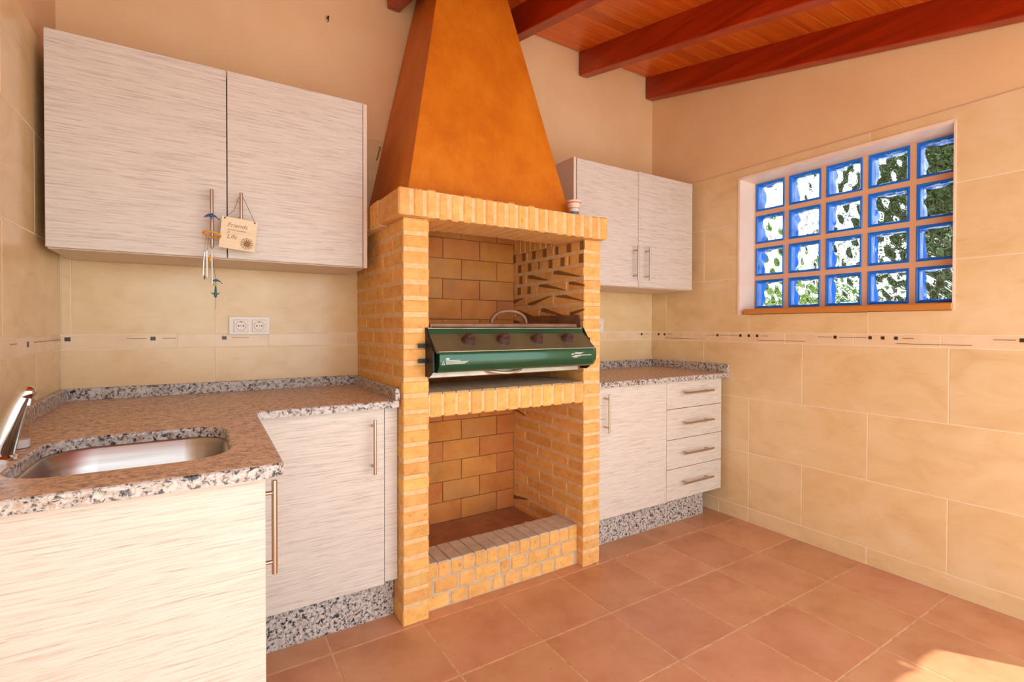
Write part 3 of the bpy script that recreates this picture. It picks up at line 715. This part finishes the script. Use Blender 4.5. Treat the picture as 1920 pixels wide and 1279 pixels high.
oc += [(0.152, 1.79), (0.155, 1.812), (0.175, 1.817), (0.635, 1.817), (0.6425, 1.825), (0.6425, YB-0.002)]
SX0, SX1, SY0, SY1 = -0.318, 0.056, 1.232, 1.626
slab('slab', oc[::-1], [rrect(SX0, SX1, SY0, SY1, 0.095)], CZ0, CZ1, w1)
UZ = 0.906
for (b_) in ((XL+0.001, 0.6425, YB-0.020, YB-0.001), (XL+0.001, XL+0.020, 1.11, YB-0.020), (0.6235, 0.6435, 1.822, YB-0.020)):
    part(G().box(*b_, CZ1-0.001, UZ, 0.002), 'upstand', 'granite', w1)
w2 = thing('worktop', 'short speckled granite worktop over the drawer unit in the window corner', 'worktop', (2.17, 2.1, CZ0))
slab('slab', [(1.637, 1.832), (XR-0.003, 1.832), (XR-0.003, YB-0.002), (1.637, YB-0.002)], [], 0.838, 0.866, w2)
for (b_) in ((1.637, XR-0.001, YB-0.020, YB-0.001), (XR-0.020, XR-0.001, 1.832, YB-0.020)):
    part(G().box(*b_, 0.865, 0.915, 0.002), 'upstand', 'granite', w2)

# ------------------------------------------------------------------ sink, tap, bottle
sk = thing('sink', 'brushed steel undermount sink basin set into the L-shaped granite worktop', 'sink', (-0.13, 1.43, CZ0))
g = G(); loops = []
def lp(ins, r, z): return [(x, y, z) for x, y in rrect(SX0+ins, SX1-ins, SY0+ins, SY1-ins, r, 8)]
for (ins, r, z) in ((-0.014, 0.10, CZ0-0.001), (0.004, 0.092, CZ0-0.001), (0.007, 0.090, CZ0-0.004), (0.012, 0.086, 0.72), (0.020, 0.08, 0.695), (0.045, 0.07, 0.682), (0.12, 0.04, 0.678)):
    loops.append(lp(ins, r, z))
L_ = len(loops[0])
g.add([q for lo in loops for q in lo], [(i*L_+k, i*L_+(k+1) % L_, (i+1)*L_+(k+1) % L_, (i+1)*L_+k) for i in range(len(loops)-1) for k in range(L_)]+[tuple((len(loops)-1)*L_+k for k in range(L_))])
part(g, 'basin', 'steel', sk, smooth=50)
part(G().lathe([(0.044, 0.0), (0.044, 0.003), (0.036, 0.004), (0.030, 0.001)], (-0.13, 1.43, 0.678), 20), 'drain', 'chrome', sk, smooth=40)
tp = thing('tap', 'chrome mixer tap at the wall side of the sink', 'tap', (-0.358, 1.435, CZ1))
part(G().lathe([(0.030, 0.0), (0.030, 0.006), (0.026, 0.010), (0.024, 0.012)], (-0.358, 1.435, CZ1), 24), 'base_ring', 'chrome', tp, smooth=40)
part(G().tube([(-0.358, 1.435, CZ1+0.008), (-0.352, 1.435, CZ1+0.035), (-0.340, 1.435, CZ1+0.075), (-0.328, 1.435, CZ1+0.110), (-0.319, 1.435, CZ1+0.130)], [0.0245, 0.0235, 0.021, 0.0175, 0.015], 20), 'spout', 'chrome', tp, smooth=60)
g = G(); g.tube([(-0.323, 1.435, CZ1+0.124), (-0.318, 1.435, CZ1+0.134), (-0.311, 1.435, CZ1+0.1385), (-0.304, 1.435, CZ1+0.139), (-0.300, 1.435, CZ1+0.139)], [0.0135, 0.0150, 0.0150, 0.013, 0.009], 18)
part(g, 'spout_tip', 'chrome', tp, smooth=60)
part(G().cyl((-0.312, 1.435, CZ1+0.112), (-0.310, 1.435, CZ1+0.126), 0.009, n=16), 'aerator', 'chrome', tp, smooth=40)
part(G().tube([(-0.355, 1.435, CZ1+0.06), (-0.372, 1.445, CZ1+0.085), (-0.385, 1.45, CZ1+0.092), (-0.402, 1.455, CZ1+0.100)], [0.011, 0.008, 0.006, 0.0075], 12, sy=0.7), 'lever', 'chrome', tp, smooth=60)
bt = thing('bottle', 'clear plastic cup with white residue standing behind the tap', 'cup', (-0.351, 1.555, CZ1))
part(G().lathe([(0.0165, 0.0), (0.018, 0.004), (0.020, 0.075), (0.0188, 0.075), (0.0168, 0.0225), (0.0005, 0.0222)], (-0.351, 1.555, CZ1), 20), 'shell', 'clear_plastic', bt, smooth=40)
part(G().lathe([(0.0150, 0.0012), (0.0158, 0.006), (0.0162, 0.020), (0.003, 0.0215)], (-0.351, 1.555, CZ1), 20), 'residue', 'soap_white', bt, smooth=40)
bt.name = 'plastic_cup'

# ------------------------------------------------------------------ sockets
so = thing('socket_plate', 'white double socket plate on the tiled back wall', 'socket', (0.18, YB, 1.145))
part(G().box(0.101, 0.260, YB-0.009, YB+0.001, 1.104, 1.183, 0.002), 'plate', 'white_plastic', so)
for cx in (0.1465, 0.2165):
    f_ = part(G().box(cx-0.027, cx+0.027, YB-0.014, YB-0.008, 1.1155, 1.1695, 0.002), 'socket', 'white_plastic', so)
    g = G(); g.tube([(cx+0.0195*math.cos(2*PI*i/24), YB-0.0142, 1.1425+0.0195*math.sin(2*PI*i/24)) for i in range(24)], 0.0016, 6, closed=True)
    part(g, 'socket_rim', 'carcass', f_)
    g = G()
    for hx in (-0.0095, 0.0, 0.0095): g.cyl((cx+hx, YB-0.0148, 1.1425), (cx+hx, YB-0.0135, 1.1425), 0.0032 if hx else 0.002, n=10)  # dark discs painted as the shade inside the socket holes
    g.box(cx-0.004, cx+0.004, YB-0.0155, YB-0.0135, 1.158, 1.1625)
    part(g, 'contact_hole', 'plug_dark', f_)
so2 = thing('socket_plate', 'white single socket plate half hidden behind the brick pillar', 'socket', (2.19, YB, 1.15))
part(G().box(2.150, 2.246, YB-0.009, YB+0.001, 1.105, 1.195, 0.002), 'plate', 'white_plastic', so2)
part(G().box(2.165, 2.231, YB-0.014, YB-0.008, 1.117, 1.183, 0.002), 'socket', 'white_plastic', so2)
g = G()
for hx in (-0.0095, 0.0, 0.0095): g.cyl((2.198+hx, YB-0.0148, 1.15), (2.198+hx, YB-0.0135, 1.15), 0.0032 if hx else 0.002, n=10)  # hole shade painted as dark discs here too
part(g, 'contact_hole', 'plug_dark', so2)

# ------------------------------------------------------------------ sign on the handle
sg_ = thing('hanging_sign', 'small pale wooden sign with script lettering hung on a cabinet handle', 'sign', (0.117, 2.045, 1.47))
C0 = Vector((0.1165, 2.048, 1.4735)); ang = math.radians(-5.5)
ex = Vector((math.cos(ang), 0, math.sin(ang))); ez = Vector((-math.sin(ang), 0, math.cos(ang)))
def sp_(u, v, dy=0.0): return C0+ex*u+ez*v+Vector((0, dy, 0))
g = G(); hw, hh, th = 0.057, 0.0565, 0.003
g.add([sp_(u, v, dy) for dy in (-th, th) for u, v in ((-hw, -hh), (hw, -hh), (hw, hh), (-hw, hh))], [(0, 1, 2, 3), (4, 5, 6, 7)]+[(i, (i+1) % 4, 4+(i+1) % 4, 4+i) for i in range(4)])
bd = part(g, 'board', 'sign_wood', sg_)
g = G()
for u in (-0.048, 0.048): g.cyl(sp_(u, 0.0505, -th-0.0008), sp_(u, 0.0505, -th+0.001), 0.003, n=10)
part(g, 'string_end', 'string', bd)  # flat round discs where the string meets the board
top_ = Vector((0.126, 2.056, 1.609))
g = G(); g.tube([sp_(-0.048, 0.0505, -th), sp_(-0.022, 0.083, 0.0), top_+Vector((-0.0075, 0, 0)), top_+Vector((0, 0.003, 0.004)), top_+Vector((0.0075, 0, 0)), sp_(0.030, 0.086, 0.0), sp_(0.048, 0.0505, -th)], 0.0009, 6)
part(g, 'string', 'string', sg_)
def text(body, size, u, v, parent, mat, shear=0.25, base=None):
    cu = bpy.data.curves.new('lettering', 'FONT'); cu.body = body; cu.size = size; cu.shear = shear; cu.extrude = 0.0003
    tmp = bpy.data.objects.new('tmp_text', cu); COL.objects.link(tmp)
    dg = bpy.context.evaluated_depsgraph_get(); me = bpy.data.meshes.new_from_object(tmp.evaluated_get(dg))
    bpy.data.objects.remove(tmp)
    for vtx in me.vertices:
        x, y, z = vtx.co; vtx.co = sp_(u+x, v+y, -th-0.0004-z)-parent_world(parent)
    me.materials.clear(); me.materials.append(MATS[mat]); return link('lettering', me, parent)
text('Friends', 0.0215, -0.038, 0.022, bd, 'sign_ink'); text('are the sunshine', 0.0088, -0.036, 0.0095, bd, 'sign_ink'); text('of', 0.0100, -0.037, -0.0005, bd, 'sign_ink'); text('Life', 0.0220, -0.036, -0.0195, bd, 'sign_ink')
FC = (0.030, -0.030); g = G(); gl = G()
for i in range(12):
    a_ = 2*PI*i/12; c_, s_ = math.cos(a_), math.sin(a_)
    def q_(r, t_, d_): return sp_(FC[0]+r*c_-t_*s_, FC[1]+r*s_+t_*c_, -th-d_)
    gl.add([q_(0.008, 0, 0.001), q_(0.017, 0.0042, 0.003), q_(0.0235, 0, 0.002), q_(0.017, -0.0042, 0.003), q_(0.016, 0, 0.005)], [(0, 1, 4), (1, 2, 4), (2, 3, 4), (3, 0, 4)])
    b0 = a_+PI/12; g.tube([sp_(FC[0]+0.006*math.cos(b0), FC[1]+0.006*math.sin(b0), -th-0.001), sp_(FC[0]+0.020*math.cos(b0), FC[1]+0.020*math.sin(b0), -th-0.001)], 0.0014, 6)
g.cyl(sp_(*FC, -th), sp_(*FC, -th-0.004), 0.0085, n=14)
fo = part(g, 'flower', 'flower_brown', sg_, label='carved wooden flower'); part(gl, 'petal_ring', 'flower_light', fo)

# ------------------------------------------------------------------ wind chime
wc = thing('wind_chime', 'wind chime with orange ring, metal tubes and blue dolphins on a cabinet handle', 'wind chime', (0.03, 2.045, 1.30))
yc = 2.046
def dolphin(c, sc, mat, flip=1, vert=False):
    g = G(); c = Vector(c)
    P = [(-1.0, -0.25), (-0.7, -0.05), (-0.3, 0.12), (0.1, 0.15), (0.5, 0.05), (0.85, -0.2), (1.0, -0.42)]; R = [0.06, 0.15, 0.24, 0.25, 0.17, 0.08, 0.05]
    def m_(u, v): 
        u *= flip
        return c+(Vector((v*sc, 0, u*sc)) if vert else Vector((u*sc, 0, v*sc)))
    g.tube([m_(*q) for q in P], [r*sc for r in R], 10)
    for tri_ in (((0.0, 0.3), (0.3, 0.28), (0.22, 0.62)), ((-0.25, -0.08), (0.05, -0.08), (-0.05, -0.50))):
        vs_ = [m_(*q)+Vector((0, dy, 0)) for dy in (-0.05*sc, 0.05*sc) for q in tri_]
        g.add(vs_, [(0, 1, 2), (3, 4, 5), (0, 1, 4, 3), (1, 2, 5, 4), (2, 0, 3, 5)])
    e = m_(0.98, -0.40)
    for s_ in (-1, 1):
        d_ = Vector((0.12*sc*s_, 0.30*sc*s_, 0)) if vert else Vector((0.28*sc*flip, 0.25*sc*s_, -0.08*sc))
        g.tube([e, e+d_*0.6, e+d_], [0.07*sc, 0.09*sc, 0.02*sc], 6)
    return part(g, 'dolphin', mat, wc, smooth=60)
dolphin((0.032, yc-0.008, 1.528), 0.021, 'chime_blue')
part(G().tube([(0.034+0.026*math.cos(2*PI*i/24), yc+0.022*math.sin(2*PI*i/24)-0.012, 1.463-0.004*math.cos(2*PI*i/24)-0.006*math.sin(2*PI*i/24)) for i in range(24)], 0.0032, 8, closed=True), 'ring', 'chime_orange', wc, smooth=60)
for i, (x, z0, z1) in enumerate(((0.0105, 1.400, 1.318), (0.0185, 1.405, 1.314), (0.0335, 1.408, 1.292))):
    part(G().cyl((x, yc-0.006, z0), (x-(0.004 if i == 0 else 0), yc-0.006, z1), 0.0028, n=10), 'tube', 'chime_metal', wc, smooth=40)
g = G(); g.tube([(0.034, yc+0.013, 1.55), (0.034, yc, 1.50), (0.034, yc-0.004, 1.41), (0.038, yc-0.004, 1.36), (0.044, yc-0.004, 1.31), (0.045, yc-0.004, 1.20)], 0.0006, 5)
for (xa_, xb_, za_) in ((0.018, 0.0105, 1.400), (0.026, 0.0185, 1.405), (0.042, 0.0335, 1.408)): g.tube([(xa_, yc-0.004, 1.463), (xb_, yc-0.006, za_)], 0.0005, 5)
part(g, 'string', 'string', wc)
g = G(); g.lathe([(0.004, -0.006), (0.0075, 0.0), (0.004, 0.006)], (0.030, yc-0.002, 1.378), 8); g.box(0.026, 0.031, yc-0.010, yc+0.006, 1.366, 1.392, 0.002); g.box(0.040, 0.044, yc-0.006, yc+0.002, 1.377, 1.388, 0.001)
part(g, 'clapper', 'chime_orange', wc)
dolphin((0.011, yc-0.006, 1.312), 0.009, 'chime_blue', 1, True)
dolphin((0.046, yc-0.004, 1.301), 0.016, 'chime_teal', 1)
part(G().tube([(0.036, yc-0.004, 1.290), (0.042, yc-0.004, 1.287), (0.050, yc-0.004, 1.291)], [0.002, 0.0048, 0.002], 8), 'belly', 'chime_pale', wc, smooth=60)
g = G(); g.tube([(0.0445, yc-0.004, 1.284), (0.0445, yc-0.004, 1.268), (0.0440, yc-0.004, 1.255), (0.0440, yc-0.004, 1.246), (0.044, yc-0.004, 1.241)], [0.0018, 0.0038, 0.0052, 0.0046, 0.001], 10)
for s_ in (-1, 1): g.tube([(0.044, yc-0.004, 1.257), (0.044+0.008*s_, yc-0.004, 1.255), (0.044+0.014*s_, yc-0.004, 1.261)], [0.003, 0.0024, 0.0006], 6)
part(g, 'whale', 'chime_teal', wc, smooth=60)

# ------------------------------------------------------------------ small things
po = thing('small_pot', 'tiny striped ceramic pot on the brick lintel beside the hood', 'pot', (1.491, 1.825, LZ1+0.003))
g = G(); pc = (1.491, 1.825, LZ1+0.002); pr = [(0.020, 0.0), (0.022, 0.018), (0.024, 0.022), (0.0255, 0.036), (0.0265, 0.040), (0.031, 0.060), (0.034, 0.066), (0.034, 0.074), (0.029, 0.074), (0.024, 0.04)]
nn = 24
g.v = [(pc[0]+r*math.cos(2*PI*k/nn), pc[1]+r*math.sin(2*PI*k/nn), pc[2]+z) for r, z in pr for k in range(nn)]
mm = [2, 2, 0, 1, 0, 1, 0, 0, 0]
for i in range(len(pr)-1):
    for k in range(nn): g.f.append((i*nn+k, i*nn+(k+1) % nn, (i+1)*nn+(k+1) % nn, (i+1)*nn+k)); g.m.append(mm[i])
g.f += [tuple(range(nn)), tuple((len(pr)-1)*nn+k for k in range(nn))]; g.m += [2, 0]
part(g, 'body', ['pot_white', 'pot_orange', 'pot_blue'], po, smooth=40)
tag(part(G().cyl((0.512, YB+0.012, 2.594), (0.512, YB-0.010, 2.594), 0.005, n=10).tube([(0.512, YB-0.006, 2.594), (0.514, YB-0.008, 2.580), (0.510, YB-0.006, 2.570)], 0.002, 6), 'wall_nail', 'plug_dark', None), 'small dark nail stub in the plaster above the wide wall cabinet', 'nail')
tag(part(G().tube([(0.752, YB+0.006, 2.037), (0.760, YB-0.008, 2.03), (0.750, YB-0.008, 2.005), (0.747, YB-0.008, 1.985), (0.740, YB-0.006, 1.965)], 0.003, 8), 'wire_stub', 'flower_brown', None, smooth=60), 'short brown wire stub on the wall beside the hood', 'wire')
for (x, y, s_, lb) in ((1.605, 1.784, 0.012, 'larger pale mortar crumb on the floor at the foot of the brick pillar'), (1.622, 1.776, 0.007, 'smaller pale mortar crumb on the floor at the foot of the brick pillar'),
                       (1.793, 1.775, 0.007, 'pale crumb on the floor tiles in front of the single door cabinet'), (1.46, 2.18, 0.010, 'larger pale crumb lying on the hearth of the barbecue'),
                       (1.40, 2.16, 0.007, 'smaller pale crumb lying on the hearth of the barbecue')):
    zf = 0.10 if y > 2 else 0.0; g = G(); rnd = random.Random(x)
    g.lathe([(s_*0.7, 0.0), (s_, s_*0.3), (s_*0.6, s_*0.6), (s_*0.2, s_*0.7)], (x, y, zf-0.0005), 7)
    g.v = [(q[0]+rnd.uniform(-1, 1)*s_*0.25, q[1]+rnd.uniform(-1, 1)*s_*0.25, q[2]) for q in g.v]
    tag(part(g, 'mortar_crumb', 'crumb', None), lb, 'crumb', 'mortar crumbs')

# ------------------------------------------------------------------ plants outside the window
def shrub(name, label, base, h, r, nleaf, lsize, mat, seed, lw=0.16, dens=0.35):
    rnd = random.Random(seed); t_ = thing(name, label, 'shrub' if h < 2.8 else 'tree', base)
    B = Vector(base); g = G(); gs = G()
    ends = []
    for i in range(9):
        a_ = rnd.uniform(0, 2*PI); rr = r*rnd.uniform(0.2, 0.9); top = B+Vector((rr*math.cos(a_), rr*math.sin(a_), h*rnd.uniform(0.6, 0.95)))
        mid = B+(top-B)*0.5+Vector((0, 0, 0.1*h)); gs.tube([B+Vector((rnd.uniform(-.05, .05), rnd.uniform(-.05, .05), -0.02)), mid, top], [0.02, 0.014, 0.006], 6); ends.append((mid, top))
    for i in range(nleaf):
        mid, top = rnd.choice(ends); p_ = mid.lerp(top, rnd.uniform(0, 1.1))+Vector((rnd.gauss(0, r*dens), rnd.gauss(0, r*dens), rnd.gauss(0, r*dens*0.8)))
        if p_.z < 0: continue
        d_ = Vector((rnd.gauss(0, 1), rnd.gauss(0, 1), rnd.gauss(0.35, 0.8))).normalized(); s_ = d_.cross(Vector((rnd.gauss(0, 1), rnd.gauss(0, 1), rnd.gauss(0, 1)))).normalized()
        L0 = lsize*rnd.uniform(0.6, 1.2); W0 = L0*lw; nz_ = d_.cross(s_)*L0*0.10
        g.add([p_, p_+d_*L0*0.45+s_*W0-nz_*0.3, p_+d_*L0-nz_*2, p_+d_*L0*0.45-s_*W0-nz_*0.3], [(0, 1, 2, 3)])
    part(g, 'foliage', mat, t_); part(gs, 'stem', 'bark', t_)
shrub('oleander_shrub', 'light green narrow leaved shrub outside the glass block window', (4.7, 3.45, -0.1), 2.35, 0.45, 900, 0.42, 'leaf', 3, 0.13, 0.3)
shrub('oleander_shrub', 'low light green shrub close outside the glass block window', (4.0, 1.85, -0.1), 1.5, 0.3, 500, 0.34, 'leaf', 11, 0.13, 0.22)
shrub('leafy_tree', 'dense dark green tree outside beyond the glass block window', (6.6, 1.95, -0.1), 4.4, 1.0, 9000, 0.26, 'leaf_dark', 5, 0.24)
shrub('hedge_shrub', 'dark green rounded shrub outside in front of the dense tree', (4.75, 0.95, -0.1), 2.0, 0.45, 3000, 0.18, 'leaf_dark', 8, 0.26, 0.25)
